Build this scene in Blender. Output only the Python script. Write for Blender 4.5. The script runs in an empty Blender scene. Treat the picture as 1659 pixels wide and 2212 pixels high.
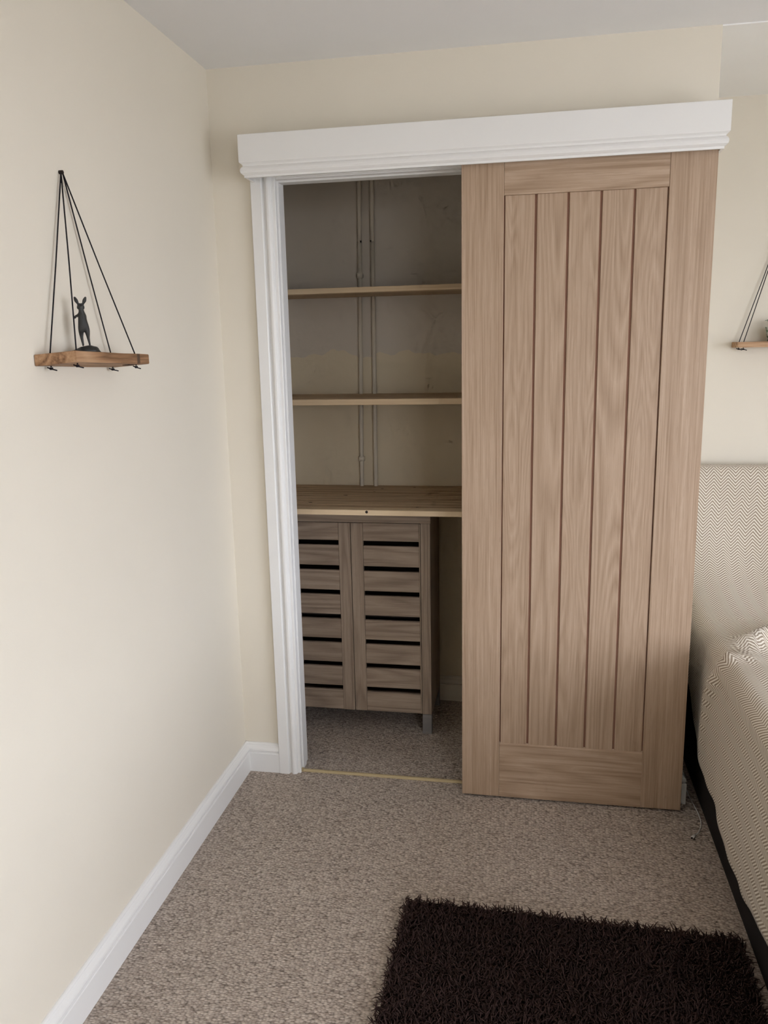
import bpy, bmesh, math, random
import numpy as np
from mathutils import Vector, Matrix, noise

random.seed(7)
rng = np.random.default_rng(7)
S = bpy.context.scene
COL = S.collection

# ------------------------------------------------------------------ camera
W, H = 1659, 2212
F = 1739.23
PITCH, YAW, ROLL = 0.2011, 0.1840, -0.0210
CAM = Vector((1.0287, -2.6218, 1.5297))
fw = Vector((-math.sin(YAW) * math.cos(PITCH), math.cos(YAW) * math.cos(PITCH), -math.sin(PITCH)))
rt = Vector((math.cos(YAW), math.sin(YAW), 0))
up = rt.cross(fw)
r2 = rt * math.cos(ROLL) + up * math.sin(ROLL)
u2 = -rt * math.sin(ROLL) + up * math.cos(ROLL)
cd = bpy.data.cameras.new('camera')
cam = bpy.data.objects.new('camera', cd)
COL.objects.link(cam)
cd.sensor_fit = 'VERTICAL'
cd.sensor_height = 36.0
cd.lens = 36.0 * F / H
cd.clip_start = 0.02
m = Matrix((r2, u2, -fw)).transposed().to_4x4()
m.translation = CAM
cam.matrix_world = m
S.camera = cam

# ------------------------------------------------------------------ world, daylight, exposure
RX, RB = 3.45, -4.70          # right wall, wall behind the camera
WY0, WY1, WZ0, WZ1 = -3.25, -0.95, 0.55, 2.02   # window opening in the right wall
world = bpy.data.worlds.new('overcast_sky')
S.world = world
world.use_nodes = True
wb = world.node_tree.nodes['Background']
wb.inputs[0].default_value = (0.91, 0.965, 1.09, 1)
wb.inputs[1].default_value = 10.6
VX0, VX1, VZ0, VZ1 = 2.00, 3.20, 0.75, 2.10     # added opening behind the camera, there to brighten the alcove
for nm, sx, sy, loc, rot in (('window_portal', WZ1 - WZ0, WY1 - WY0, (RX + 0.02, (WY0 + WY1) / 2, (WZ0 + WZ1) / 2), Matrix.Rotation(math.radians(90), 4, 'Y')),
                             ('added_portal_behind', VX1 - VX0, VZ1 - VZ0, ((VX0 + VX1) / 2, RB - 0.02, (VZ0 + VZ1) / 2), Matrix.Rotation(math.radians(90), 4, 'X'))):
    pl = bpy.data.lights.new(nm, 'AREA')
    pl.shape = 'RECTANGLE'
    pl.size = sx
    pl.size_y = sy
    pl.cycles.is_portal = True
    po = bpy.data.objects.new(nm, pl)
    COL.objects.link(po)
    po.matrix_world = Matrix.Translation(loc) @ rot
S.view_settings.view_transform = 'Standard'
S.view_settings.look = 'None'
S.view_settings.gamma = 1
S.view_settings.use_curve_mapping = False
S.view_settings.exposure = 0.0
S.cycles.use_denoising = True
S.cycles.max_bounces = 6
S.cycles.diffuse_bounces = 5
S.cycles.glossy_bounces = 2
S.cycles.use_adaptive_sampling = True
S.cycles.adaptive_threshold = 0.08
S.cycles.adaptive_min_samples = 10
S.cycles.caustics_reflective = False
S.cycles.caustics_refractive = False


# ------------------------------------------------------------------ helpers
def lin(c):
    return tuple((v / 255 / 12.92) if v / 255 <= 0.04045 else ((v / 255 + 0.055) / 1.055) ** 2.4 for v in c) + (1,)


def tag(o, label=None, cat=None, group=None, kind=None):
    if label: o['label'] = label
    if cat: o['category'] = cat
    if group: o['group'] = group
    if kind: o['kind'] = kind
    return o


def link(name, me, mat=None, parent=None, loc=None):
    o = bpy.data.objects.new(name, me)
    COL.objects.link(o)
    if mat is not None and me is not None and not me.materials:
        me.materials.append(mat)
    if parent is not None:
        o.parent = parent
    if loc is not None:
        o.location = loc
    return o


def empty(name, loc=(0, 0, 0)):
    o = bpy.data.objects.new(name, None)
    o.empty_display_size = 0.05
    COL.objects.link(o)
    o.location = loc
    return o


def part(name, me, mat, parent):
    """mesh given in world coordinates, child of an empty that stands somewhere"""
    o = link(name, me, mat, parent)
    o.location = -parent.location if parent.parent is None else (0, 0, 0)
    return o


def bm_mesh(bm, name, smooth=False):
    me = bpy.data.meshes.new(name)
    bmesh.ops.recalc_face_normals(bm, faces=bm.faces)
    bm.to_mesh(me)
    bm.free()
    if smooth:
        for p in me.polygons: p.use_smooth = True
    return me


def box_bm(bm, x0, x1, y0, y1, z0, z1):
    v = [bm.verts.new((x, y, z)) for x in (x0, x1) for y in (y0, y1) for z in (z0, z1)]
    for q in ((0, 1, 3, 2), (4, 6, 7, 5), (0, 4, 5, 1), (2, 3, 7, 6), (0, 2, 6, 4), (1, 5, 7, 3)):
        bm.faces.new([v[i] for i in q])


def box(x0, x1, y0, y1, z0, z1, bevel=0.0, seg=1):
    bm = bmesh.new()
    box_bm(bm, x0, x1, y0, y1, z0, z1)
    if bevel:
        bmesh.ops.bevel(bm, geom=bm.edges[:], offset=bevel, segments=seg, affect='EDGES')
    return bm_mesh(bm, 'box')


def boxes(lst):
    bm = bmesh.new()
    for b in lst: box_bm(bm, *b)
    return bm_mesh(bm, 'boxes')


def sweep(path, profile, conv, closed_caps=True):
    """mitred sweep of a closed (out, h) profile along a plane path; out points to the left of travel"""
    P = [Vector(p) for p in path]
    n = len(P)
    offs = []
    for i in range(n):
        d0 = (P[i] - P[i - 1]).normalized() if i else None
        d1 = (P[i + 1] - P[i]).normalized() if i < n - 1 else None
        n0 = Vector((-d0.y, d0.x)) if d0 else None
        n1 = Vector((-d1.y, d1.x)) if d1 else None
        if n0 is None: offs.append(n1)
        elif n1 is None: offs.append(n0)
        else:
            b = (n0 + n1).normalized()
            offs.append(b / max(0.2, b.dot(n0)))
    bm = bmesh.new()
    rings = []
    for i in range(n):
        rings.append([bm.verts.new(conv(P[i] + offs[i] * a, h)) for a, h in profile])
    k = len(profile)
    for i in range(n - 1):
        for j in range(k):
            bm.faces.new((rings[i][j], rings[i][(j + 1) % k], rings[i + 1][(j + 1) % k], rings[i + 1][j]))
    bm.faces.new(rings[0]); bm.faces.new(rings[-1][::-1])
    return bm_mesh(bm, 'sweep')


def tube(pts, rad, seg=8, cap=True):
    pts = [Vector(p) for p in pts]
    rad = rad if isinstance(rad, (list, tuple)) else [rad] * len(pts)
    bm = bmesh.new()
    rings = []
    nrm = None
    for i, p in enumerate(pts):
        t = (pts[min(i + 1, len(pts) - 1)] - pts[max(i - 1, 0)]).normalized()
        if nrm is None:
            nrm = t.orthogonal().normalized()
        nrm = (nrm - t * nrm.dot(t)).normalized()
        b = t.cross(nrm)
        rings.append([bm.verts.new(p + (nrm * math.cos(a) + b * math.sin(a)) * rad[i]) for a in [2 * math.pi * k / seg for k in range(seg)]])
    for i in range(len(pts) - 1):
        for k in range(seg):
            bm.faces.new((rings[i][k], rings[i][(k + 1) % seg], rings[i + 1][(k + 1) % seg], rings[i + 1][k]))
    if cap:
        bm.faces.new(rings[0][::-1]); bm.faces.new(rings[-1])
    return bm_mesh(bm, 'tube', True)


def lathe(prof, seg=24, center=(0, 0, 0)):
    bm = bmesh.new()
    rings = [[bm.verts.new((center[0] + r * math.cos(2 * math.pi * k / seg), center[1] + r * math.sin(2 * math.pi * k / seg), center[2] + z)) for k in range(seg)] for r, z in prof]
    for i in range(len(prof) - 1):
        for k in range(seg):
            bm.faces.new((rings[i][k], rings[i][(k + 1) % seg], rings[i + 1][(k + 1) % seg], rings[i + 1][k]))
    bm.faces.new(rings[0][::-1]); bm.faces.new(rings[-1])
    return bm_mesh(bm, 'lathe', True)


# ------------------------------------------------------------------ materials
class NT:
    def __init__(self, name):
        self.m = bpy.data.materials.new(name)
        self.m.use_nodes = True
        self.t = self.m.node_tree
        self.b = self.t.nodes['Principled BSDF']
        self.tc = None

    def n(self, typ, **kw):
        nd = self.t.nodes.new(typ)
        for k, v in kw.items(): setattr(nd, k, v)
        return nd

    def l(self, a, b): self.t.links.new(a, b)

    def coord(self, which='Object'):
        if self.tc is None: self.tc = self.n('ShaderNodeTexCoord')
        return self.tc.outputs[which]

    def mapping(self, src, scale=(1, 1, 1), loc=(0, 0, 0)):
        mp = self.n('ShaderNodeMapping')
        mp.inputs['Scale'].default_value = scale
        mp.inputs['Location'].default_value = loc
        self.l(src, mp.inputs['Vector'])
        return mp.outputs[0]

    def noise(self, vec, scale=1.0, detail=2.0, rough=0.5, dist=0.0):
        nd = self.n('ShaderNodeTexNoise')
        nd.inputs['Scale'].default_value = scale
        nd.inputs['Detail'].default_value = detail
        nd.inputs['Roughness'].default_value = rough
        nd.inputs['Distortion'].default_value = dist
        self.l(vec, nd.inputs['Vector'])
        return nd.outputs[0]

    def math(self, op, a, b=None, c=None):
        nd = self.n('ShaderNodeMath', operation=op)
        for i, v in enumerate((a, b, c)):
            if v is None: continue
            if isinstance(v, (int, float)): nd.inputs[i].default_value = v
            else: self.l(v, nd.inputs[i])
        return nd.outputs[0]

    def ramp(self, fac, stops, interp='LINEAR'):
        nd = self.n('ShaderNodeValToRGB')
        cr = nd.color_ramp
        cr.interpolation = interp
        while len(cr.elements) > 1: cr.elements.remove(cr.elements[-1])
        cr.elements[0].position = stops[0][0]; cr.elements[0].color = stops[0][1]
        for p, c in stops[1:]:
            e = cr.elements.new(p); e.color = c
        self.l(fac, nd.inputs[0])
        return nd.outputs[0]

    def mix(self, fac, a, b, mode='MIX'):
        nd = self.n('ShaderNodeMix', data_type='RGBA', blend_type=mode)
        for i, v in ((0, fac), (6, a), (7, b)):
            if isinstance(v, (int, float)): nd.inputs[i].default_value = v
            elif isinstance(v, tuple): nd.inputs[i].default_value = v
            else: self.l(v, nd.inputs[i])
        return nd.outputs[2]

    def bump(self, h, strength=0.3, dist=0.001):
        nd = self.n('ShaderNodeBump')
        nd.inputs['Strength'].default_value = strength
        nd.inputs['Distance'].default_value = dist
        self.l(h, nd.inputs['Height'])
        self.l(nd.outputs[0], self.b.inputs['Normal'])

    def base(self, c):
        if isinstance(c, tuple): self.b.inputs['Base Color'].default_value = c
        else: self.l(c, self.b.inputs['Base Color'])

    def rough(self, v):
        if isinstance(v, (int, float)): self.b.inputs['Roughness'].default_value = v
        else: self.l(v, self.b.inputs['Roughness'])

    def spec(self, v): self.b.inputs['Specular IOR Level'].default_value = v


def paint(name, col, rough=0.6, spec=0.3, bump=0.15, scale=220, mottle=0.03):
    t = NT(name)
    c = t.coord()
    n1 = t.noise(c, 2.3, 3, 0.6)
    t.base(t.mix(n1, tuple(v * (1 - mottle) for v in col[:3]) + (1,), tuple(min(1, v * (1 + mottle)) for v in col[:3]) + (1,)))
    t.rough(rough); t.spec(spec)
    t.bump(t.noise(c, scale, 3, 0.6), bump, 0.0006)
    return t.m


def wood(name, axis, dark, mid, light, cath=0.5, streak=0.5, rough=0.5, cscale=1.0, spec=0.3, rand=True, pores=0.35, bump=0.25, freq=16, fscale=1.0, con=0.25):
    """grain along the given axis: contour lines of stretched noise (cathedrals) plus fine streaks and pores"""
    t = NT(name)
    c = t.coord()
    if rand:
        oi = t.n('ShaderNodeObjectInfo')
        ad = t.n('ShaderNodeVectorMath', operation='ADD')
        cb = t.n('ShaderNodeCombineXYZ')
        r = t.math('MULTIPLY', oi.outputs['Random'], 31.7)
        for i in range(3): t.l(r, cb.inputs[i])
        t.l(c, ad.inputs[0]); t.l(cb.outputs[0], ad.inputs[1])
        c = ad.outputs[0]

    def sc(cross, along):
        s = [cross] * 3
        s['xyz'.index(axis)] = along
        return tuple(s)
    n1 = t.noise(t.mapping(c, sc(6.5 * cscale, 0.55 * cscale)), 1.0, 1.5, 0.4)
    wob = t.noise(t.mapping(c, sc(60 * cscale, 5 * cscale)), 1.0, 2, 0.5)
    ring = t.math('ADD', t.math('MULTIPLY', n1, freq), t.math('MULTIPLY', wob, 0.55))
    ring = t.math('PINGPONG', ring, 0.5)
    ring = t.math('MULTIPLY', ring, 2.0)
    st = t.noise(t.mapping(c, sc(260 * fscale, 3.2 * fscale)), 1.0, 3, 0.65)
    st2 = t.noise(t.mapping(c, sc(70 * fscale, 0.9 * fscale)), 1.0, 2, 0.5)
    po = t.noise(t.mapping(c, sc(620 * fscale, 16 * fscale)), 1.0, 2, 0.6)
    f = t.math('ADD', t.math('MULTIPLY', ring, cath * 0.6), t.math('MULTIPLY', st, streak))
    f = t.math('ADD', f, t.math('MULTIPLY', st2, 0.35))
    nrm = 1.0 / (cath * 0.6 + streak + 0.35)
    f = t.math('MULTIPLY', f, nrm)
    col = t.ramp(f, [(0.5 - con, dark), (0.5, mid), (0.5 + con, light)])
    if pores:
        pm = t.math('GREATER_THAN', po, 0.6)
        pm = t.math('MULTIPLY', pm, pores)
        col = t.mix(pm, col, dark)
    t.base(col)
    t.rough(rough); t.spec(spec)
    t.bump(t.math('ADD', st, t.math('MULTIPLY', ring, 0.3)), bump, 0.0005)
    return t.m


CREAM = (0.755, 0.697, 0.588, 1)
M = {}
M['cream'] = paint('cream_paint', CREAM, 0.62, 0.3, 0.22, 260)
M['ceil'] = paint('ceiling_paint', (0.85, 0.845, 0.835, 1), 0.8, 0.2, 0.35, 160)
M['ceil_lit'] = paint('brightened_ceiling_paint', (0.93, 0.925, 0.90, 1), 0.8, 0.2, 0.3, 160)  # colour lightened in place of stronger light on the alcove ceiling
M['white'] = paint('white_gloss_paint', (0.80, 0.788, 0.762, 1), 0.38, 0.4, 0.12, 300, 0.015)
M['plain'] = paint('outdoor_paving', (0.50, 0.49, 0.47, 1), 0.9)
oak_d, oak_m, oak_l = (0.295, 0.196, 0.124, 1), (0.400, 0.282, 0.192, 1), (0.475, 0.350, 0.250, 1)
M['oak_v'] = wood('oak_stile', 'z', oak_d, oak_m, oak_l, cath=0.10, streak=0.9, rough=0.45, pores=0.35, con=0.17)
M['oak_h'] = wood('oak_rail', 'x', oak_d, oak_m, oak_l, cath=0.40, streak=0.9, rough=0.45, cscale=1.3, pores=0.35, con=0.17)
M['oak_b'] = wood('oak_board', 'z', oak_d, oak_m, oak_l, cath=0.50, streak=0.7, rough=0.45, cscale=1.15, pores=0.3, freq=24, con=0.23)
M['oak_s'] = wood('oak_board_straight', 'z', oak_d, oak_m, oak_l, cath=0.32, streak=0.75, rough=0.45, cscale=2.4, pores=0.3, freq=15, con=0.20)
M['oak_core'] = paint('oak_groove', (0.235, 0.118, 0.075, 1), 0.7)
M['pine'] = wood('pine', 'x', (0.31, 0.20, 0.115, 1), (0.49, 0.35, 0.215, 1), (0.58, 0.435, 0.28, 1), cath=0.55, streak=0.35, rough=0.6, pores=0.0, freq=9)
son_d, son_m, son_l = (0.20, 0.143, 0.10, 1), (0.31, 0.232, 0.168, 1), (0.40, 0.31, 0.23, 1)
M['son_h'] = wood('grey_oak_h', 'x', son_d, son_m, son_l, cath=0.6, streak=0.6, rough=0.55, pores=0.35, cscale=1.6, freq=10)
M['son_v'] = wood('grey_oak_v', 'z', son_d, son_m, son_l, cath=0.6, streak=0.6, rough=0.55, pores=0.35, cscale=1.6, freq=10)
M['grey_leg'] = paint('grey_leg', (0.20, 0.185, 0.175, 1), 0.5)
M['rustic'] = wood('rustic_plank_wood', 'y', (0.13, 0.065, 0.03, 1), (0.36, 0.20, 0.105, 1), (0.52, 0.33, 0.19, 1), cath=0.7, streak=0.5, rough=0.6, pores=0.2, cscale=2.0, freq=8)
M['rustic_x'] = wood('rustic_plank_wood_x', 'x', (0.16, 0.085, 0.04, 1), (0.40, 0.235, 0.125, 1), (0.56, 0.37, 0.22, 1), cath=0.7, streak=0.5, rough=0.6, pores=0.2, cscale=2.0, freq=8)
M['pine_lit_edge'] = wood('pine_lit_edge', 'x', (0.50, 0.36, 0.22, 1), (0.62, 0.47, 0.30, 1), (0.68, 0.54, 0.36, 1), cath=0.3, streak=0.35, rough=0.6, pores=0.0, freq=9)  # lighter copy of the pine, light on the front edges put into colour
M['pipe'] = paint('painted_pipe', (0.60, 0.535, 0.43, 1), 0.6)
M['black'] = paint('black_cord', (0.012, 0.01, 0.012, 1), 0.8)
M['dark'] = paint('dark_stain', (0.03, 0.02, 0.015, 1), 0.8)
M['cable'] = paint('white_plastic', (0.62, 0.61, 0.6, 1), 0.4)
M['brass'] = paint('brass_strip', (0.44, 0.345, 0.19, 1), 0.4, 0.5, 0.05)
M['base'] = paint('charcoal_fabric', (0.022, 0.019, 0.018, 1), 0.9, 0.1, 0.5, 900)
M['sheet'] = paint('mattress_fabric', (0.6, 0.58, 0.54, 1), 0.9, 0.1)


def mat_bronze():
    t = NT('dark_bronze')
    c = t.coord()
    t.base(t.mix(t.noise(c, 60, 3), (0.018, 0.018, 0.018, 1), (0.05, 0.048, 0.042, 1)))
    t.b.inputs['Metallic'].default_value = 0.35
    t.rough(0.42)
    t.bump(t.noise(c, 350, 3), 0.3, 0.001)
    return t.m


M['bronze'] = mat_bronze()


def mat_carpet():
    t = NT('loop_pile_carpet')
    c = t.coord()
    # loops lie in slightly wavy rows along x
    warp = t.noise(c, 9, 2)
    wv = t.n('ShaderNodeVectorMath', operation='MULTIPLY_ADD')
    t.l(warp, wv.inputs[0]); wv.inputs[1].default_value = (0.012, 0.012, 0); t.l(c, wv.inputs[2])
    v = t.n('ShaderNodeTexVoronoi', feature='F1')
    v.inputs['Scale'].default_value = 1.0
    v.inputs['Randomness'].default_value = 0.75
    t.l(t.mapping(wv.outputs[0], (115, 210, 1)), v.inputs['Vector'])
    d = v.outputs['Distance']
    cell = t.n('ShaderNodeSeparateColor')
    t.l(v.outputs['Color'], cell.inputs[0])
    fine = t.noise(c, 900, 2, 0.7)
    big = t.noise(c, 3.1, 3, 0.6)
    col = t.mix(cell.outputs[0], (0.44, 0.358, 0.297, 1), (0.76, 0.663, 0.575, 1))
    col = t.mix(t.math('MINIMUM', t.math('MULTIPLY', t.math('POWER', d, 2.2), 1.15), 0.9), col, (0.10, 0.075, 0.06, 1))
    col = t.mix(t.math('MULTIPLY', fine, 0.25), col, (0.60, 0.52, 0.45, 1))
    col = t.mix(0.35, col, t.mix(big, (0.72, 0.72, 0.74, 1), (1.0, 0.98, 0.95, 1)), 'MULTIPLY')
    t.base(col)
    t.rough(0.95); t.spec(0.1)
    h = t.math('SUBTRACT', 1.0, t.math('POWER', d, 1.6))
    h = t.math('ADD', h, t.math('MULTIPLY', fine, 0.3))
    t.bump(h, 0.9, 0.004)
    return t.m


M['carpet'] = mat_carpet()


def mat_closet_wall():
    t = NT('two_tone_closet_paint')
    c = t.coord()
    sp = t.n('ShaderNodeSeparateXYZ'); t.l(c, sp.inputs[0])
    cx = t.n('ShaderNodeCombineXYZ'); t.l(sp.outputs[0], cx.inputs[0])
    n1 = t.noise(cx.outputs[0], 7.0, 2, 0.5)
    n2 = t.noise(c, 45, 2, 0.5)
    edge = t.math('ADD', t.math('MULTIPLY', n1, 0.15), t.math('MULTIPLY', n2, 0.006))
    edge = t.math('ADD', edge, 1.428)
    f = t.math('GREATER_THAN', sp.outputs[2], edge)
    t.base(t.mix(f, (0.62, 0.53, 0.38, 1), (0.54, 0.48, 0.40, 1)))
    t.rough(0.7); t.spec(0.2)
    t.bump(t.noise(c, 120, 3), 0.3, 0.001)
    return t.m


M['closet'] = mat_closet_wall()


def mat_throw():
    t = NT('herringbone_weave')
    uv = t.coord('UV')
    sp = t.n('ShaderNodeSeparateXYZ'); t.l(uv, sp.inputs[0])
    u, v = sp.outputs[0], sp.outputs[1]
    wob = t.noise(uv, 14, 2)
    uu = t.math('ADD', u, t.math('MULTIPLY', wob, 0.006))
    z = t.math('PINGPONG', t.math('DIVIDE', uu, 0.0262), 1.0)      # 0..1..0 across two columns
    ph = t.math('ADD', t.math('DIVIDE', v, 0.0124), t.math('MULTIPLY', z, 2.4))
    s = t.math('SINE', t.math('MULTIPLY', ph, 2 * math.pi))
    s = t.math('MULTIPLY_ADD', s, 0.5, 0.5)
    thr = t.noise(t.mapping(uv, (1, 1, 1)), 800, 2, 0.6)
    s = t.math('ADD', s, t.math('MULTIPLY', t.math('SUBTRACT', thr, 0.5), 0.5))
    col = t.ramp(s, [(0.25, (0.30, 0.235, 0.17, 1)), (0.6, (0.70, 0.63, 0.53, 1)), (1.0, (0.80, 0.74, 0.65, 1))])
    t.base(col)
    t.rough(0.85); t.spec(0.15)
    t.b.inputs['Sheen Weight'].default_value = 0.15
    t.bump(s, 0.35, 0.0012)
    return t.m


M['throw'] = mat_throw()


def mat_rug():
    t = NT('dark_brown_yarn')
    g = t.n('ShaderNodeNewGeometry')
    c = t.noise(g.outputs['Position'], 160, 2)
    t.base(t.mix(c, (0.030, 0.0165, 0.0142, 1), (0.080, 0.045, 0.039, 1)))
    t.rough(0.85); t.spec(0.15)
    return t.m


M['rug'] = mat_rug()


def mat_pot():
    t = NT('leaf_printed_glaze')
    c = t.coord()
    n1 = t.noise(t.mapping(c, (60, 60, 95)), 1.0, 1)
    t.base(t.mix(t.math('GREATER_THAN', n1, 0.52), (0.62, 0.62, 0.58, 1), (0.10, 0.17, 0.09, 1)))
    t.rough(0.4)
    return t.m


M['pot'] = mat_pot()
M['leaf'] = paint('green_leaf', (0.06, 0.13, 0.05, 1), 0.6)

# ------------------------------------------------------------------ the room shell
YB = 0.72                     # rear wall of the bed alcove
YC = 0.705                    # rear wall inside the cupboard
XP = 1.538                    # outer corner of the boxed-out cupboard
ZH = 2.40
OX0, OX1, OZ = 0.208, 0.86, 2.062    # cupboard opening


def struct(name, me, mat, label, cat):
    o = link(name, me, mat)
    return tag(o, label, cat, kind='structure')


struct('floor', box(-0.1, RX + 0.1, RB - 0.1, YB + 0.1, -0.1, 0), M['carpet'], 'grey-brown loop pile carpet covering the whole floor', 'carpet')
struct('ceiling', box(-0.1, RX + 0.1, RB - 0.1, YB + 0.1, ZH, ZH + 0.1), M['ceil'], 'plain off-white ceiling above the room', 'ceiling')
struct('ceiling_alcove_brightened', box(XP, RX, 0.0, YB, ZH - 0.004, ZH - 0.0005), M['ceil_lit'], 'ceiling strip above the bed alcove, extra brightness put into its colour', 'ceiling')
struct('wall_left', box(-0.1, 0, RB - 0.1, YB + 0.1, 0, ZH), M['cream'], 'long cream wall on the left with the hanging shelf', 'wall')
struct('wall_back', box(0, RX, YB, YB + 0.1, 0, ZH), M['cream'], 'cream wall behind the headboard at the right edge', 'wall')
struct('wall_partition', boxes([(0, OX0 - 0.018, 0, 0.093, 0, ZH), (OX1 + 0.018, XP, 0, 0.093, 0, ZH), (OX0 - 0.018, OX1 + 0.018, 0, 0.093, OZ + 0.018, ZH)]),
       M['cream'], 'cream wall around and above the cupboard opening', 'wall')
struct('wall_closet', box(0, 1.44, YC, YB, 0, ZH), M['closet'], 'two-tone painted rear wall inside the open cupboard', 'wall')
struct('wall_closet_side', box(1.44, XP, 0.093, YB, 0, ZH), M['cream'], 'cream side wall of the cupboard beside the bed', 'wall')
struct('wall_behind', boxes([(-0.1, VX0, RB - 0.1, RB, 0, ZH), (VX1, RX + 0.1, RB - 0.1, RB, 0, ZH), (VX0, VX1, RB - 0.1, RB, 0, VZ0), (VX0, VX1, RB - 0.1, RB, VZ1, ZH)]), M['cream'], 'cream wall behind the viewer', 'wall')
struct('wall_right', boxes([(RX, RX + 0.1, RB, WY0, 0, ZH), (RX, RX + 0.1, WY1, YB, 0, ZH), (RX, RX + 0.1, WY0, WY1, 0, WZ0), (RX, RX + 0.1, WY0, WY1, WZ1, ZH)]),
       M['cream'], 'cream wall on the right pierced by the window', 'wall')
wf = 0.045
ym = (WY0 + WY1) / 2
struct('window_1', boxes([(RX + 0.05, RX + 0.09, WY0, WY0 + wf, WZ0, WZ1), (RX + 0.05, RX + 0.09, WY1 - wf, WY1, WZ0, WZ1), (RX + 0.05, RX + 0.09, ym - wf / 2, ym + wf / 2, WZ0 + wf, WZ1 - wf),
                          (RX + 0.05, RX + 0.09, WY0 + wf, WY1 - wf, WZ0, WZ0 + wf), (RX + 0.05, RX + 0.09, WY0 + wf, WY1 - wf, WZ1 - wf, WZ1)]),
       M['white'], 'white casement window frame in the right wall', 'window')
xm = (VX0 + VX1) / 2
struct('added_window', boxes([(VX0, VX0 + wf, RB - 0.09, RB - 0.05, VZ0, VZ1), (VX1 - wf, VX1, RB - 0.09, RB - 0.05, VZ0, VZ1), (xm - wf / 2, xm + wf / 2, RB - 0.09, RB - 0.05, VZ0 + wf, VZ1 - wf),
                          (VX0 + wf, VX1 - wf, RB - 0.09, RB - 0.05, VZ0, VZ0 + wf), (VX0 + wf, VX1 - wf, RB - 0.09, RB - 0.05, VZ1 - wf, VZ1)]),
       M['white'], 'added white window frame behind the viewer, brightening the alcove', 'window')
struct('garden_ground', box(-60, 80, -80, 60, -2.9, -2.8), M['plain'], 'ground outside below the window', 'ground')

# skirting boards --------------------------------------------------
SK = [(0, 0), (0.020, 0), (0.020, 0.072), (0.0185, 0.0745), (0.0150, 0.0755), (0.0150, 0.0785), (0.0185, 0.0810), (0.0190, 0.0850), (0.0178, 0.0900),
      (0.0140, 0.0950), (0.0100, 0.0985), (0.0080, 0.1010), (0.0080, 0.1040), (0.0060, 0.1075), (0.0030, 0.1090), (0, 0.1090)]
flat = lambda p, h: (p.x, p.y, h)
struct('baseboard_left', sweep([(0, RB), (0, 0)][::-1], SK, flat), M['white'], 'white moulded skirting board along the left wall', 'skirting')
struct('baseboard_back', sweep([(0.134, 0), (0, 0)], SK, flat), M['white'], 'short white skirting piece between left wall and door architrave', 'skirting')
struct('baseboard_corner', sweep([(XP, YB), (XP, 0), (0.94, 0)], SK, flat), M['white'], 'white skirting wrapping the cupboard corner beside the bed', 'skirting')
struct('baseboard_closet', sweep([(1.44, YC), (0, YC)], SK, flat), M['pipe'], 'painted skirting along the rear wall inside the cupboard', 'skirting')
struct('baseboard_alcove', sweep([(RX, YB), (XP, YB)], SK, flat), M['white'], 'white skirting behind the bed', 'skirting')
struct('baseboard_right', sweep([(RX, RB), (RX, YB)], SK, flat), M['white'], 'white skirting along the right wall', 'skirting')

# architrave and linings --------------------------------------------
# profile: (distance outward from the opening edge, thickness)
AW = 0.078
AR = [(0, 0), (0, 0.007), (0.002, 0.0085), (0.0105, 0.0085), (0.0112, 0.0140), (0.0150, 0.0185), (0.0205, 0.0212), (0.0260, 0.0212), (0.0305, 0.0180), (0.0330, 0.0120),
      (0.0350, 0.0100), (0.0380, 0.0110), (0.0402, 0.0155), (0.0414, 0.0205), (0.0432, 0.0220), (AW - 0.002, 0.0220), (AW, 0.020), (AW, 0)]
ax0, ax1, az = OX0 + 0.003, OX1 - 0.003, OZ + 0.004
face = lambda p, h: (p.x, -h, p.y)
mit = AW


def arch_leg(name, x, sgn, label):
    bm = bmesh.new()
    lo = [bm.verts.new((x + sgn * a, -h, 0)) for a, h in AR]
    hi = [bm.verts.new((x + sgn * a, -h, az + a)) for a, h in AR]
    k = len(AR)
    for j in range(k):
        bm.faces.new((lo[j], lo[(j + 1) % k], hi[(j + 1) % k], hi[j]))
    bm.faces.new(lo); bm.faces.new(hi[::-1])
    return struct(name, bm_mesh(bm, name), M['white'], label, 'architrave')


arch_leg('trim_1', ax0, -1, 'white moulded architrave on the left of the cupboard opening')
arch_leg('trim_2', ax1, 1, 'white architrave on the right hidden behind the oak door')
bm = bmesh.new()
le = [bm.verts.new((ax0 - a, -h, az + a)) for a, h in AR]
ri = [bm.verts.new((ax1 + a, -h, az + a)) for a, h in AR]
for j in range(len(AR)):
    bm.faces.new((le[j], le[(j + 1) % len(AR)], ri[(j + 1) % len(AR)], ri[j]))
bm.faces.new(le); bm.faces.new(ri[::-1])
struct('trim_3', bm_mesh(bm, 'trim'), M['white'], 'white architrave head under the pelmet', 'architrave')
struct('trim_4', boxes([(OX0 - 0.018, OX0, 0, 0.093, 0, OZ + 0.018), (OX1, OX1 + 0.018, 0, 0.093, 0, OZ + 0.018), (OX0, OX1, 0, 0.093, OZ, OZ + 0.018)]), M['white'],
       'white lining boards inside the cupboard opening', 'door lining')

st_ = 0.005
struct('trim_5', boxes([(OX0, OX0 + st_, 0.024, 0.060, 0, OZ - st_), (OX1 - st_, OX1, 0.024, 0.060, 0, OZ - st_), (OX0, OX1, 0.024, 0.060, OZ - st_, OZ)]), M['white'],
       'thin white stop bead inside the cupboard opening', 'stop bead')

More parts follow.
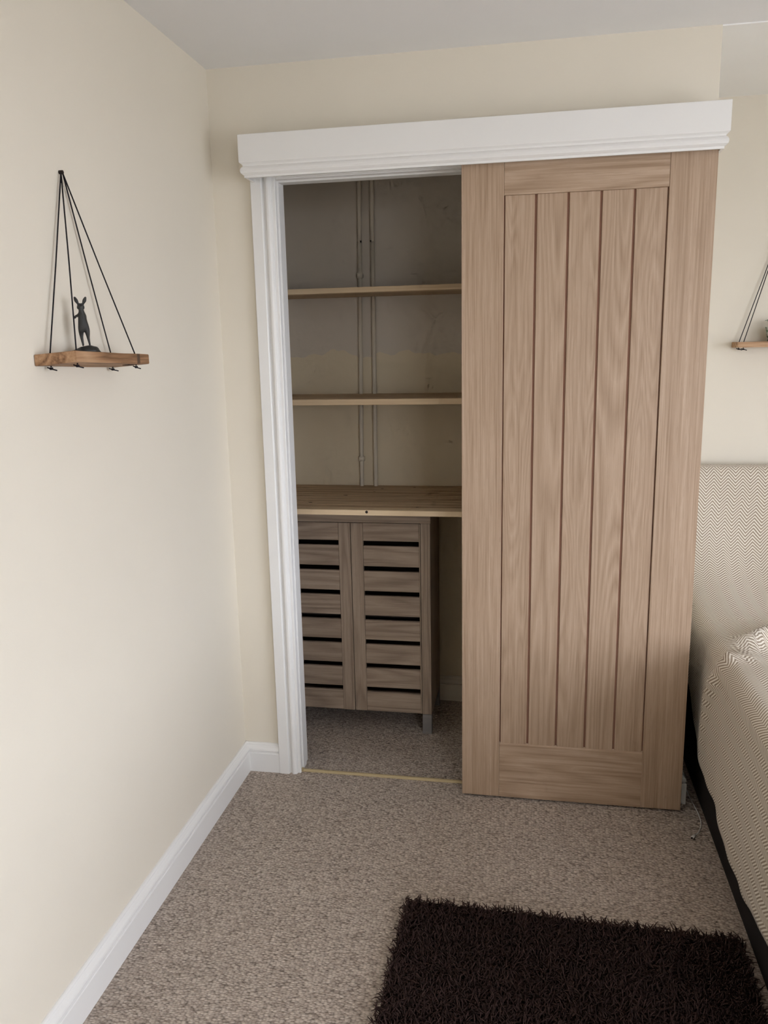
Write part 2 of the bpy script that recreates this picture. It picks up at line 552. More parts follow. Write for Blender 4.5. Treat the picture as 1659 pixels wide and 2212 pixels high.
# pelmet --------------------------------------------------------------
# skirting board turned upside down; out = distance in front of its back face
ZP0, ZP1 = 2.0525, 2.1755
PP = [(0, ZP0), (0.008, ZP0), (0.0085, ZP0 + 0.0065), (0.012, ZP0 + 0.0085), (0.0165, ZP0 + 0.0125), (0.0182, ZP0 + 0.0180), (0.0176, ZP0 + 0.0235), (0.0150, ZP0 + 0.0285), (0.0115, ZP0 + 0.0315),
      (0.0105, ZP0 + 0.0335), (0.0125, ZP0 + 0.0375), (0.0165, ZP0 + 0.0405), (0.0195, ZP0 + 0.0425), (0.020, ZP0 + 0.0445), (0.020, ZP1 - 0.001), (0.019, ZP1), (0, ZP1)]
px0, px1, py = 0.131 + 0.02, 1.553 - 0.02, -0.110 + 0.02
pel = empty('pelmet', (0.842, 0, ZP0))
tag(pel, 'white painted pelmet box with moulded lower edge above the oak door', 'pelmet', kind='thing')
part('front_board', sweep([(px1, 0), (px1, py), (px0, py), (px0, 0)], PP, flat), M['white'], pel)
part('top_board', box(px0, px1, py, 0, ZP1 - 0.018, ZP1 - 0.0005), M['white'], pel)
part('track', box(px0, px1, -0.066, -0.049, ZP1 - 0.06, ZP1 - 0.0185), M['grey_leg'], pel)

# threshold strip -------------------------------------------------------
th = empty('threshold_strip', (OX0, 0.008, 0))
tag(th, 'thin brass carpet strip across the cupboard threshold', 'carpet strip', kind='thing')
part('bar', sweep([(OX1, 0.002), (OX0 + 0.006, 0.002)], [(0, 0), (0.0, 0.003), (-0.003, 0.0065), (-0.008, 0.008), (-0.013, 0.0065), (-0.016, 0.003), (-0.016, 0)], flat), M['brass'], th)
part('end_cap', box(OX0 - 0.004, OX0 + 0.009, -0.001, 0.018, 0.0, 0.0095, 0.002), M['brass'], th)

# ------------------------------------------------------------------ sliding oak door
D0, D1, DF, DB, DZ0, DZ1 = 0.810, 1.532, -0.075, -0.040, 0.008, 2.095
P0, P1, Q0, Q1 = 0.9361, 1.4037, 0.2058, 1.9644
door = empty('door_1', ((D0 + D1) / 2, DF, DZ0))
tag(door, 'pale oak sliding door with five vertical boards, slid to the right', 'door', kind='structure')
part('stile', box(D0, P0, DF, DB, DZ0, DZ1, 0.0012), M['oak_v'], door)
part('stile', box(P1, D1, DF, DB, DZ0, DZ1, 0.0012), M['oak_v'], door)
tr = box(P0 + 0.0003, P1 - 0.0003, DF + 0.0004, DB, Q1, DZ1, 0.001)
part('top_rail', tr, M['oak_h'], door)
bm = bmesh.new()
# bottom rail with a sloping top lip
pr = [(DF + 0.0004, DZ0), (DF + 0.0004, Q0 - 0.004), (DF + 0.007, Q0 + 0.003), (DB, Q0 + 0.003), (DB, DZ0)]
a = [bm.verts.new((P0 + 0.0003, y, z)) for y, z in pr]; b = [bm.verts.new((P1 - 0.0003, y, z)) for y, z in pr]
for j in range(5): bm.faces.new((a[j], a[(j + 1) % 5], b[(j + 1) % 5], b[j]))
bm.faces.new(a); bm.faces.new(b[::-1])
part('bottom_rail', bm_mesh(bm, 'rail'), M['oak_h'], door)
part('panel_core', box(P0, P1, DF + 0.0085, DB - 0.004, Q0, Q1), M['oak_core'], door)
bw = (P1 - P0) / 5
gap = 0.0068
bme = box(-bw / 2 + gap / 2, bw / 2 - gap / 2, 0, 0.010, 0, Q1 - Q0, 0.0012)
bms = bme.copy()
bme.materials.append(M['oak_b']); bms.materials.append(M['oak_s'])
for i in range(5):
    o = link('board', bme if i in (1, 3) else bms, None, door)
    o.location = Vector((P0 + bw * (i + 0.5), DF + 0.004, Q0)) - door.location

# ------------------------------------------------------------------ cupboard contents
PX1 = 1.44


def pine_shelf(z0, z1, yf, label, knots=()):
    root = empty('pine_shelf', (PX1 / 2, (yf + YC) / 2, z0))
    tag(root, label, 'shelf', 'pine shelves in the cupboard')
    n = max(4, round((YC - yf) / 0.048))
    w = (YC - yf) / n
    for i in range(n):
        part('plank', box(0.001, PX1 - 0.001, yf + i * w + (0.0004 if i else 0), yf + (i + 1) * w - 0.0004, z0, z1, 0.0012), M['pine'] if i else M['pine_lit_edge'], root)
    for (kx, ky, kz, r, axis) in knots:
        bm = bmesh.new()
        bmesh.ops.create_circle(bm, cap_ends=True, segments=9, radius=r)
        for v in bm.verts:
            s = 1 + 0.35 * noise.noise(v.co * 300 + Vector((kx * 50, ky * 50, 3)))
            v.co *= s
            if axis == 'z': v.co = Vector((kx + v.co.x * 1.6, ky + v.co.y * 0.8, kz))
            else: v.co = Vector((kx + v.co.x, ky, kz + v.co.y))
        ex = bmesh.ops.extrude_face_region(bm, geom=bm.faces[:])
        for v in [g for g in ex['geom'] if isinstance(g, bmesh.types.BMVert)]:
            v.co += Vector((0, 0, 0.0006)) if axis == 'z' else Vector((0, -0.0006, 0))
        part('knot', bm_mesh(bm, 'knot'), M['dark'], root)
    return root


pine_shelf(1.735, 1.755, 0.435, 'topmost narrow pine shelf in the cupboard, seen from slightly below')
pine_shelf(1.322, 1.344, 0.341, 'middle pine shelf in the cupboard, at eye level')
pine_shelf(0.936, 0.956, 0.172, 'deep pine shelf above the slatted cabinet, with dark knots',
           [(0.445, 0.1722, 0.949, 0.0052, 'y'), (0.30, 0.46, 0.956, 0.0055, 'z'), (0.42, 0.62, 0.956, 0.004, 'z'), (0.20, 0.30, 0.956, 0.005, 'z'), (0.62, 0.24, 0.956, 0.0035, 'z'), (0.40, 0.55, 0.956, 0.003, 'z'), (0.55, 0.66, 0.956, 0.004, 'z')])

# pipes --------------------------------------------------------------------


def pipe(xlo, xhi, label, clips):
    root = empty('water_pipe', (xlo, YC - 0.02, 0))
    tag(root, label, 'pipe', 'water pipes in the cupboard')
    xa = lambda z: xlo + (xhi - xlo) * (z - 1.05) / 0.94
    Y = YC - 0.016
    zj = 1.949
    part('tube', tube([(xa(0), Y, 0), (xa(1.0), Y, 1.0), (xa(zj - 0.002), Y, zj - 0.002)], 0.0085, 12), M['pipe'], root)
    part('tube', tube([(xa(zj + 0.002), Y, zj + 0.002), (xa(2.2), Y, 2.2), (xa(ZH), Y, ZH)], 0.0085, 12), M['pipe'], root)
    part('joint_gap', tube([(xa(zj - 0.004), Y, zj - 0.004), (xa(zj), Y, zj + 0.004)], 0.0080, 10), M['pipe'], root)
    sd = 1 if xlo < 0.35 else -1
    part('chip', box(*sorted((xa(zj) + sd * 0.003, xa(zj) + sd * 0.0088)), Y - 0.0078, Y - 0.001, zj - 0.004, zj + 0.003), M['dark'], root)
    for zc in clips:
        part('clip', tube([(xa(zc), Y, zc - 0.010), (xa(zc), Y, zc + 0.010)], 0.0125, 10), M['pipe'], root)
        part('clip_foot', box(xa(zc) - 0.012, xa(zc) + 0.012, Y + 0.004, YC, zc - 0.008, zc + 0.008), M['pipe'], root)
    return root


pipe(0.321, 0.3365, 'left painted pipe with clips running up the cupboard wall', (1.072, 1.818))
pipe(0.381, 0.389, 'right painted pipe running up the cupboard wall', ())

# slatted cabinet --------------------------------------------------------------
CX0, CX1, CF, CB = 0.027, 0.651, 0.360, 0.655
CT = 0.869
cab = empty('slatted_cabinet', ((CX0 + CX1) / 2, (CF + CB) / 2, 0))
tag(cab, 'grey oak two-door cabinet with slatted doors under the pine shelf', 'cabinet')
part('top', box(CX0 - 0.002, CX1 + 0.002, CF - 0.003, CB, CT, CT + 0.030, 0.001), M['son_h'], cab)
part('bottom', box(CX0 + 0.016, CX1 - 0.016, CF + 0.02, CB, 0.088, 0.104), M['son_h'], cab)
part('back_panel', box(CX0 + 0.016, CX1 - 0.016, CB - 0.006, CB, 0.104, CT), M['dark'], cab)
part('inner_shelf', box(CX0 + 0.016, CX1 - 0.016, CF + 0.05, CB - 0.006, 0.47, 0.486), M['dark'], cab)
for xa, xb in ((CX0, CX0 + 0.016), (CX1 - 0.016, CX1)):
    part('side_panel', box(xa, xb, CF + 0.018, CB, 0.084, CT - 0.0005), M['son_v'], cab)
for xa, xb in ((CX0, CX0 + 0.037), (CX1 - 0.037, CX1)):
    part('corner_post', box(xa, xb, CF, CF + 0.018, 0.084, CT - 0.001, 0.001), M['son_v'], cab)
    part('leg', box(xa, xb, CF, CF + 0.030, 0.0, 0.0838, 0.001), M['grey_leg'], cab)
    part('leg', box(xa, xb, CB - 0.030, CB, 0.0, 0.0838, 0.001), M['grey_leg'], cab)
ST = [0.795, 0.693, 0.592, 0.491, 0.390, 0.289, 0.188]
SB = [0.775, 0.673, 0.572, 0.471, 0.370, 0.269, 0.168]
DZa, DZb = 0.085, CT - 0.003


def cab_door(x0, x1, hinge):
    cen = Vector(((x0 + x1) / 2, CF + 0.009, DZa))
    d = empty('cabinet_door'); d.parent = cab; d.location = cen - cab.location
    wi, wo = 0.048, 0.0055

    def sub(name, me, mat):
        o = link(name, me, mat, d); o.location = -cen; return o
    if hinge == 'r': xl, xr = x0 + wi, x1 - wo
    else: xl, xr = x0 + wo, x1 - wi
    sub('stile', box(x0, xl - 0.0004, CF, CF + 0.018, DZa, DZb, 0.0012), M['son_v'])
    sub('stile', box(xr + 0.0004, x1, CF, CF + 0.018, DZa, DZb, 0.0012), M['son_v'])
    ed = [DZb] + [v for p in zip(ST, SB) for v in p] + [DZa]
    for k in range(0, len(ed), 2):
        sub('slat', box(xl, xr, CF + 0.0025, CF + 0.016, ed[k + 1], ed[k], 0.001), M['son_h'])


cab_door(0.3385 + 0.0012, 0.6125, 'r')
cab_door(0.0655, 0.3385 - 0.0012, 'l')


# ------------------------------------------------------------------ rope-hung shelves
def hung_shelf(name, o, along, out, L, D, T, hook_h, label, group, mat, gapends, attach=(0.016, 0.078), pegr=0.0042, tilt=(0.0, 0.0)):
    """o: middle of the board's back edge on the wall, at the underside; along/out: unit vectors"""
    o = Vector(o); along = Vector(along); out = Vector(out); Z = Vector((0, 0, 1))
    root = empty(name, o)
    tag(root, label, 'shelf', group)
    tz = lambda s, d: Z * (tilt[0] * s + tilt[1] * d)
    rnd = random.Random(len(label))
    # board: slightly uneven plank
    bm = bmesh.new()
    nx, ny = 14, 3
    top, bot = [], []
    for i in range(nx + 1):
        s = -L / 2 + L * i / nx
        rt_, rb_ = [], []
        for j in range(ny + 1):
            dd = 0.001 + (D - 0.001) * j / ny
            w1 = 0.0016 * noise.noise(Vector((s * 9, dd * 9, 1.3))); w2 = 0.0018 * noise.noise(Vector((s * 8, dd * 9, 7.7)))
            e = 0.0020 * noise.noise(Vector((s * 14, 3.1, j))) if j == ny else 0
            rt_.append(bm.verts.new(o + along * s + out * (dd + e) + Z * (T + w1) + tz(s, dd)))
            rb_.append(bm.verts.new(o + along * s + out * (dd + e) + Z * (w2 * 0.5) + tz(s, dd)))
        top.append(rt_); bot.append(rb_)
    for i in range(nx):
        for j in range(ny):
            bm.faces.new((top[i][j], top[i + 1][j], top[i + 1][j + 1], top[i][j + 1]))
            bm.faces.new((bot[i][j], bot[i][j + 1], bot[i + 1][j + 1], bot[i + 1][j]))
        bm.faces.new((top[i][ny], top[i + 1][ny], bot[i + 1][ny], bot[i][ny]))
        bm.faces.new((top[i + 1][0], top[i][0], bot[i][0], bot[i + 1][0]))
    for j in range(ny):
        bm.faces.new((top[0][j], top[0][j + 1], bot[0][j + 1], bot[0][j]))
        bm.faces.new((top[nx][j + 1], top[nx][j], bot[nx][j], bot[nx][j + 1]))
    bm.normal_update()
    sharp = [e for e in bm.edges if len(e.link_faces) == 2 and e.calc_face_angle(0) > 0.8]
    bmesh.ops.bevel(bm, geom=sharp, offset=0.0013, segments=2, affect='EDGES')
    board = part('board', bm_mesh(bm, 'board'), mat, root)
    hook = o + Z * hook_h + out * 0.006
    peg = part('hook', tube([o + Z * hook_h, hook + out * 0.003], pegr, 10), M['dark'], root)
    for s in (-1, 1):
        for dd in attach:
            a = o + along * (s * (L / 2 - gapends)) + out * dd + tz(s * (L / 2 - gapends), dd)
            rp = part('rope', tube([hook + along * (s * 0.003), hook.lerp(a + Z * T, 0.5) + Z * -0.001, a + Z * (T - 0.001), a - Z * 0.003], 0.0016, 7), M['black'], root)
            kn = link('knot', tube([a - Z * 0.0035, a - Z * 0.006, a - Z * 0.009], [0.0032, 0.0045, 0.003], 8), M['black'], rp)
            ang = rnd.uniform(-0.6, 0.6)
            v = Vector((math.cos(ang), math.sin(ang), -0.25))
            link('cord_end', tube([a - Z * 0.006 - v * 0.009, a - Z * 0.007, a - Z * 0.007 + v * 0.013], 0.0015, 6), M['black'], rp)
    return root, board


ls, lb = hung_shelf('hanging_shelf', (0, -0.900, 1.5012), (0, 1, 0), (1, 0, 0), 0.330, 0.0965, 0.0235, 0.420,
                    'rustic wooden shelf hung by four black cords on the left wall', 'rope-hung wooden shelves', M['rustic'], 0.035, tilt=(-0.035, 0.075))
# worn dark nail plate marks let into the board
part('dark_knot', box(0.085, 0.0982, -0.800, -0.786, 1.5045, 1.5275, 0.001), M['dark_knot'] if 'dark_knot' in M else paint('dark_wood_knot', (0.10, 0.06, 0.035, 1), 0.7), ls)
part('slot', box(0.066, 0.082, -0.815, -0.785, 1.5015, 1.5065), M['dark'], ls)
rs, rb = hung_shelf('hanging_shelf', (1.776 + 0.165, YB, 1.5035), (1, 0, 0), (0, -1, 0), 0.330, 0.102, 0.0205, 0.482,
                    'rustic wooden shelf hung by cords on the alcove wall, cut by the right edge', 'rope-hung wooden shelves', M['rustic_x'], 0.022, (0.020, 0.090))

# small printed pot on the right-hand shelf
pot = empty('plant_pot', (1.915, 0.655, 1.5242))
tag(pot, 'small green and white plant pot on the right shelf, at the photo edge', 'plant pot')
part('pot', lathe([(0.026, 0), (0.030, 0.002), (0.036, 0.045), (0.038, 0.052), (0.035, 0.052), (0.032, 0.046), (0.004, 0.045)], 24, pot.location), M['pot'], pot)
for k in range(16):
    a = k * 2.399; L = 0.03 + 0.012 * ((k * 7) % 5) / 4
    d = Vector((math.cos(a), math.sin(a), 0)); b = pot.location + Vector((0, 0, 0.044))
    wd = Vector((-d.y, d.x, 0)) * 0.007
    bm = bmesh.new()
    pts = [(0.004, 0, 0.2), (0.4 * L, 0.6 * L, 1.0), (0.8 * L, 0.85 * L, 0.9), (1.05 * L, 0.8 * L, 0.05)]
    prev = None
    for r_, z_, w_ in pts:
        q = [bm.verts.new(b + d * r_ + Vector((0, 0, z_)) + wd * w_), bm.verts.new(b + d * r_ + Vector((0, 0, z_ + 0.0015))), bm.verts.new(b + d * r_ + Vector((0, 0, z_)) - wd * w_)]
        if prev:
            for i in range(2): bm.faces.new((prev[i], prev[i + 1], q[i + 1], q[i]))
        prev = q
    part('leaf', bm_mesh(bm, 'leaf', True), M['leaf'], pot)

# ------------------------------------------------------------------ hare figurine
HZ = 1.5312
hare = empty('hare_figurine', (0.048, -0.940, HZ))
hare.rotation_euler = (0, 0, math.radians(30.4))
tag(hare, 'dark bronze hare figurine standing upright on the left hanging shelf', 'figurine')
bz = 0.0160
J0 = [  # x right, y away, z up, radius
    (0.000, 0.000, 0.046, 0.0095),   # 0 pelvis
    (-0.0012, 0.000, 0.060, 0.0108),  # 1 waist
    (-0.0018, 0.000, 0.0745, 0.0118),  # 2 chest
    (-0.0022, 0.000, 0.0865, 0.0052),  # 3 neck
    (-0.0030, 0.0015, 0.0970, 0.0110),  # 4 head
    (-0.0075, 0.0090, 0.0930, 0.0050),  # 5 muzzle
    (-0.0085, 0.000, 0.1030, 0.0024),  # 6 ear l
    (-0.0125, 0.000, 0.1110, 0.0056),
    (-0.0160, 0.000, 0.1205, 0.0020),
    (0.0030, 0.000, 0.1030, 0.0024),  # 9 ear r
    (0.0070, 0.000, 0.1110, 0.0056),
    (0.0110, 0.000, 0.1205, 0.0020),
    (-0.0074, 0.000, 0.0390, 0.0080),  # 12 thigh l
    (-0.0075, 0.001, 0.0220, 0.0042),
    (-0.0052, 0.000, 0.0030, 0.0026),
    (-0.0060, 0.007, 0.0015, 0.0022),  # 15 foot l
    (0.0074, 0.000, 0.0390, 0.0080),  # 16 thigh r
    (0.0080, 0.001, 0.0210, 0.0038),
    (0.0105, 0.000, 0.0030, 0.0024),
    (0.0100, 0.007, 0.0015, 0.0022),  # 19 foot r
    (-0.0100, 0.002, 0.0750, 0.0042),  # 20 arm l
    (-0.0165, 0.004, 0.0735, 0.0030),
    (-0.0210, 0.006, 0.0680, 0.0034),
    (0.0050, 0.009, 0.0740, 0.0040),  # 23 arm r
    (0.0010, 0.016, 0.0720, 0.0030),
    (-0.0030, 0.020, 0.0660, 0.0032),
]
J = [tuple(0.885 * c for c in j) for j in J0]
E_ = [(0, 1), (1, 2), (2, 3), (3, 4), (4, 5), (4, 6), (6, 7), (7, 8), (4, 9), (9, 10), (10, 11), (0, 12), (12, 13), (13, 14), (14, 15), (0, 16), (16, 17), (17, 18), (18, 19),
      (2, 20), (20, 21), (21, 22), (2, 23), (23, 24), (24, 25)]
me = bpy.data.meshes.new('hare')
K = 100.0
me.from_pydata([(x * K, y * K, (z + bz) * K) for x, y, z, r in J], E_, [])
hb = link('body', me, M['bronze'], hare)
hb.scale = (1 / K,) * 3
sk = hb.modifiers.new('skin', 'SKIN')
for i, j in enumerate(J):
    me.skin_vertices[0].data[i].radius = (j[3] * K, j[3] * K)
    me.skin_vertices[0].data[i].use_root = (i == 0)
sk.use_smooth_shade = True
sub_ = hb.modifiers.new('sub', 'SUBSURF'); sub_.levels = 2; sub_.render_levels = 2
bm = bmesh.new()
bmesh.ops.create_icosphere(bm, subdivisions=3, radius=1)
for v in bm.verts:                      # skull with cheeks and a short muzzle turned away
    x, y, z = v.co
    w_ = 1 + 0.18 * max(0, -z)
    v.co = Vector((-0.0027 + x * 0.0080 * w_, 0.0030 + y * (0.0105 if y > 0 else 0.0070), 0.0845 + bz + z * 0.0068))
link('head', bm_mesh(bm, 'head', True), M['bronze'], hare)
bm = bmesh.new()
bmesh.ops.create_icosphere(bm, subdivisions=3, radius=1)
for v in bm.verts:
    n_ = noise.noise(v.co * 2.2 + Vector((4, 1, 2)))
    x, y, z = v.co
    z = max(z, -0.15)
    k = 1 + 0.22 * n_
    hgt = 0.0140 + 0.004 * max(0, x) - 0.002 * max(0, -x) + 0.0015 * n_
    v.co = Vector((0.002 + x * 0.028 * k, y * 0.019 * k, 0.0011 + z * hgt))
mz = min(v.co.z for v in bm.verts)
for v in bm.verts: v.co.z -= mz
link('base', bm_mesh(bm, 'base', True), M['bronze'], hare)

# ------------------------------------------------------------------ bed under the throw
BX0, BX1, BY0, BY1 = 1.6045, 3.05, -1.42, 0.600
bed = empty('bed', ((BX0 + BX1) / 2, (BY0 + BY1) / 2, 0))
tag(bed, 'bed with a black fabric base showing under the herringbone throw', 'bed')
part('divan', box(BX0, BX1, BY0, BY1, 0.0, 0.335, 0.004, 2), M['base'], bed)
part('mattress', box(BX0 + 0.010, BX1 - 0.006, BY0 + 0.005, BY1, 0.335, 0.580, 0.035, 4), M['sheet'], bed)
part('headboard', box(BX0 + 0.03, BX1 - 0.03, BY1 + 0.004, BY1 + 0.075, 0.0, 1.040, 0.015, 3), M['base'], bed)

hem_y = [-1.6, -1.3, -1.05, -0.876, -0.776, -0.686, -0.60, -0.50, -0.412, -0.265, -0.16, -0.06, 0.033, 0.141, 0.22, 0.32, 0.45, 0.60]
hem_z = [0.13, 0.115, 0.128, 0.118, 0.122, 0.098, 0.080, 0.090, 0.104, 0.135, 0.137, 0.160, 0.207, 0.285, 0.35, 0.40, 0.42, 0.44]


def ridge(x, y, z):
    """a loose fold running over the edge of the bed and down its side"""
    pts = [Vector(p) for p in ((2.05, 0.16, 0.6), (1.85, 0.04, 0.6), (1.72, -0.09, 0.6), (1.635, -0.225, 0.59), (1.60, -0.20, 0.52), (1.59, -0.14, 0.44), (1.585, -0.085, 0.30), (1.58, -0.05, 0.2))]
    hh = [0.014, 0.034, 0.042, 0.042, 0.036, 0.028, 0.016, 0.0]
    p = Vector((x, y, z)); best = 9; hv = 0
    for i in range(len(pts) - 1):
        d = pts[i + 1] - pts[i]
        t = max(0, min(1, (p - pts[i]).dot(d) / d.length_squared))
        q = (p - pts[i] - d * t).length
        if q < best: best = q; hv = hh[i] * (1 - t) + hh[i + 1] * t
    return hv * math.exp(-(best / 0.026) ** 2)


TX1 = 2.75
rows = []
# rows down the headboard front, then along the bed
hb_rows = [(0.690, 0.98), (0.686, 1.03), (0.675, 1.050), (0.655, 1.058), (0.630, 1.060), (0.606, 1.056), (0.594, 1.045)]
ctl = [(0.588, 1.03), (0.578, 0.95), (0.560, 0.86), (0.525, 0.775), (0.465, 0.705), (0.385, 0.660), (0.290, 0.632), (0.19, 0.615), (0.10, 0.607)]
for i in range(len(ctl) - 1):
    for k in range(6):
        f = k / 6
        p0, p1, p2, p3 = [Vector(ctl[max(0, min(len(ctl) - 1, i + q))]) for q in (-1, 0, 1, 2)]
        v = 0.5 * ((2 * p1) + (p2 - p0) * f + (2 * p0 - 5 * p1 + 4 * p2 - p3) * f * f + (3 * p1 - p0 - 3 * p2 + p3) * f ** 3)
        hb_rows.append((v.x, v.y))
ROWS = [('r', y, z) for y, z in hb_rows]
yy = 0.10
while yy > -1.38:
    ROWS.append(('r', yy, 0.606)); yy -= 0.0155
xs_top = [1.70 + (TX1 - 1.70) * (k / 46) for k in range(47)]
verts, uvs = [], []
vacc = 0.0
prev = None
NJ = None
for kind, y, z in ROWS:
    if prev is not None: vacc += math.hypot(y - prev[0], z - prev[1])
    prev = (y, z)
    line = []
    hw = max(0.0, min(1.0, (z - 0.64) / 0.30))          # 0 on the bed, 1 on the headboard
    hz = float(np.interp(y, hem_y, hem_z)) + 0.026
    hz = hz * (1 - hw) + (z - 0.12) * hw
    wav = (0.003 * math.sin(y * 19) + 0.002 * math.sin(y * 43 + 1)) * (1 - hw)
    xe = 1.592 + 0.030 * hw
    ze = z - 0.046
    for k in range(30):          # side drop from the hem upward
        f = k / 29
        line.append([xe - 0.004 * (1 - f) + wav * (1 - f) ** 1.5 - 0.004 * math.sin(f * 3.0), min(y + 0.03 * hw * (1 - f), 0.70), hz + (ze - hz) * f])
    for k in range(1, 9):        # rounded edge
        a_ = k / 9 * math.pi / 2
        line.append([xe + 0.046 * (1 - math.cos(a_)), y, ze + 0.046 * math.sin(a_)])
    for x in xs_top: line.append([x, y, z])
    # loose folds and sag
    out = []
    for k, (x, yv, zv) in enumerate(line):
        p = Vector((x, yv, zv))
        n0 = noise.noise(Vector((x * 3.1, yv * 3.1, zv * 3.1)) + Vector((5, 2, 9)))
        n1 = noise.noise(Vector((x * 9, yv * 7, zv * 7)))
        amp = (0.008 * n0 + 0.003 * n1)
        rd = ridge(x, yv, zv)
        if k < 30: p.x -= amp * 0.5 * (k / 29) + rd * (k / 29) ** 0.5 * 0.8
        elif k < 38: p += Vector((-0.7, 0, 0.7)) * (amp * 0.5 + rd)
        else:
            # soft diagonal folds where the throw leans over the pillows
            fold = 0.016 * math.sin((x - 1.66) * 15 + (zv - 0.6) * 9 + 0.6) * math.exp(-((zv - 0.78) / 0.16) ** 2) if yv < 0.6 else 0.0
            nn = Vector((0, -1, 0)) * hw + Vector((0, 0, 1)) * (1 - hw)
            if yv < 0.6: p += nn * (amp + rd * (1 - hw) + fold)
        out.append(p)
    NJ = len(out)
    verts += [tuple(p) for p in out]
    acc = 0.0
    for k in range(NJ):
        if k: acc += math.dist(line[k - 1], line[k])
        uvs.append((acc, vacc))
    # keep weave columns aligned on the top rather than at the hem
    off = sum(math.dist(line[k - 1], line[k]) for k in range(1, 38))
    for k in range(NJ): uvs[-NJ + k] = (uvs[-NJ + k][0] - off + 5.0, uvs[-NJ + k][1])
NR = len(ROWS)
faces = [(i * NJ + j, i * NJ + j + 1, (i + 1) * NJ + j + 1, (i + 1) * NJ + j) for i in range(NR - 1) for j in range(NJ - 1)]
me = bpy.data.meshes.new('throw')
me.from_pydata(verts, [], faces)
uvl = me.uv_layers.new(name='UVMap')
for lp in me.loops: uvl.data[lp.index].uv = uvs[lp.vertex_index]
for p in me.polygons: p.use_smooth = True
throw = link('throw', me, M['throw'])
tag(throw, 'beige herringbone throw draped over the headboard and bed', 'throw')
so = throw.modifiers.new('thickness', 'SOLIDIFY'); so.thickness = 0.003; so.offset = -1

# ------------------------------------------------------------------ shaggy rug
rug = empty('shaggy_rug', (1.148, -1.32, 0))
tag(rug, 'dark brown shaggy rug on the carpet beside the bed', 'rug')
RXa, RXb, RYa, RYb = 0.708, 1.578, -2.00, -0.655
tilt = math.radians(-1.3)


def rugpt(x, y):
    dx, dy = x - RXa, y - RYb
    return RXa + dx * math.cos(tilt) - dy * math.sin(tilt), RYb + dx * math.sin(tilt) + dy * math.cos(tilt)


bm = bmesh.new()
lo = [bm.verts.new((*rugpt(x, y), 0.0)) for x, y in ((RXa, RYa), (RXb, RYa), (RXb, RYb), (RXa, RYb))]
hi = [bm.verts.new((*rugpt(x, y), 0.012)) for x, y in ((RXa, RYa), (RXb, RYa), (RXb, RYb), (RXa, RYb))]
for j in range(4): bm.faces.new((lo[j], lo[(j + 1) % 4], hi[(j + 1) % 4], hi[j]))
bm.faces.new(lo[::-1]); bm.faces.new(hi)
part('backing', bm_mesh(bm, 'backing'), M['rug'], rug)
sp = 0.0050
gx = np.arange(RXa, RXb, sp); gy = np.arange(RYa, RYb, sp)
X, Y = np.meshgrid(gx, gy)
X = X.ravel() + rng.uniform(-.5, .5, X.size) * sp; Y = Y.ravel() + rng.uniform(-.5, .5, Y.size) * sp
keep = (Y > -1.45) | (rng.random(X.size) < 0.25)
X, Y = X[keep], Y[keep]
c_, s_ = math.cos(tilt), math.sin(tilt)
dx, dy = X - RXa, Y - RYb
X, Y = RXa + dx * c_ - dy * s_, RYb + dx * s_ + dy * c_
N = X.size
az_ = rng.uniform(0, 2 * np.pi, N)
# neighbouring tufts lean the same way
az_ = az_ * 0.75 + 4.0 * np.sin(X * 31 + np.cos(Y * 23) * 2) + 3.0 * np.cos(Y * 27 + X * 9)
Ln = rng.uniform(0.016, 0.030, N)
lean = rng.uniform(0.2, 1.3, N)
curl = rng.uniform(-1, 1, (2, N)) * 0.005
lv = [0.0, 0.4, 0.75, 1.0]
rad = [0.0016, 0.0019, 0.0017, 0.0010]
V = np.zeros((N, 12, 3), np.float32)
for li, (t_, rr) in enumerate(zip(lv, rad)):
    ll = t_ * Ln
    ho = ll * np.sin(lean * (0.35 + 0.8 * t_)); ve = ll * np.cos(lean * (0.35 + 0.8 * t_))
    wb_ = math.sin(t_ * math.pi * 1.4)
    cx_ = X + np.cos(az_) * ho + curl[0] * wb_; cy_ = Y + np.sin(az_) * ho + curl[1] * wb_; cz_ = 0.010 + ve
    for k in range(3):
        a_ = az_ + 2 * np.pi * k / 3
        V[:, li * 3 + k, 0] = cx_ + np.cos(a_) * rr
        V[:, li * 3 + k, 1] = cy_ + np.sin(a_) * rr
        V[:, li * 3 + k, 2] = cz_ + (rr * 0.3 if k == 0 else 0)
V[:, :, 0] = np.minimum(V[:, :, 0], 1.6005)
q = []
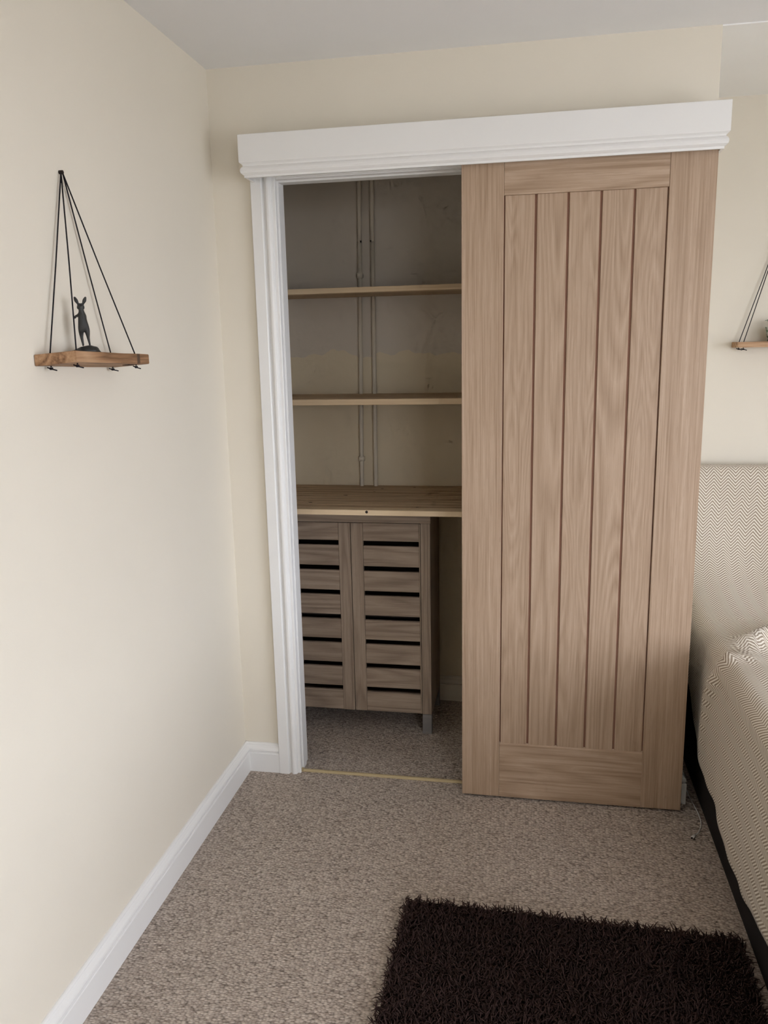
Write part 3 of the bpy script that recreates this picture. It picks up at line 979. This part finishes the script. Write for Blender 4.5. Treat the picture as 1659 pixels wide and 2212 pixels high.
for li in range(3):
    for k in range(3):
        q.append((li * 3 + k, li * 3 + (k + 1) % 3, (li + 1) * 3 + (k + 1) % 3, (li + 1) * 3 + k))
q = np.array(q)
Fc = (q[None] + (np.arange(N) * 12)[:, None, None]).reshape(-1, 4)
me = bpy.data.meshes.new('pile')
me.vertices.add(N * 12); me.vertices.foreach_set('co', V.reshape(-1))
me.loops.add(Fc.size); me.loops.foreach_set('vertex_index', Fc.reshape(-1).astype(np.int32))
me.polygons.add(len(Fc)); me.polygons.foreach_set('loop_start', np.arange(0, Fc.size, 4, dtype=np.int32))
me.update(calc_edges=True)
me.polygons.foreach_set('use_smooth', np.ones(len(Fc), bool))
pile = part('pile', me, M['rug'], rug)
pile['kind'] = 'stuff'

# ------------------------------------------------------------------ charging cable
cab_ = empty('charging_cable', (1.575, -0.10, 0))
tag(cab_, 'thin white charging cable lying on the carpet beside the bed', 'cable')
ctrl = [(1.5745, 0.10), (1.5765, 0.06), (1.578, 0.019), (1.584, -0.032), (1.5885, -0.087), (1.585, -0.14), (1.571, -0.181), (1.553, -0.207)]
pts = []
for i in range(len(ctrl) - 1):
    p0, p1, p2, p3 = [Vector(ctrl[max(0, min(len(ctrl) - 1, i + k))]) for k in (-1, 0, 1, 2)]
    for k in range(6):
        t = k / 6
        v = 0.5 * ((2 * p1) + (p2 - p0) * t + (2 * p0 - 5 * p1 + 4 * p2 - p3) * t * t + (3 * p1 - p0 - 3 * p2 + p3) * t ** 3)
        pts.append((v.x, v.y, 0.0035))
pts.append((*ctrl[-1], 0.0035))
part('cord', tube(pts, 0.0017, 8), M['cable'], cab_)
d = Vector((-0.6, -0.8, 0)).normalized()
e0 = Vector((1.553, -0.207, 0.0045))
plug = part('plug', tube([e0 - d * 0.004, e0, e0 + d * 0.004, e0 + d * 0.017], [0.002, 0.0035, 0.0044, 0.0044], 10), M['cable'], cab_)
link('connector', tube([e0 + d * 0.0165, e0 + d * 0.0205], 0.0028, 8), M['dark'], plug)
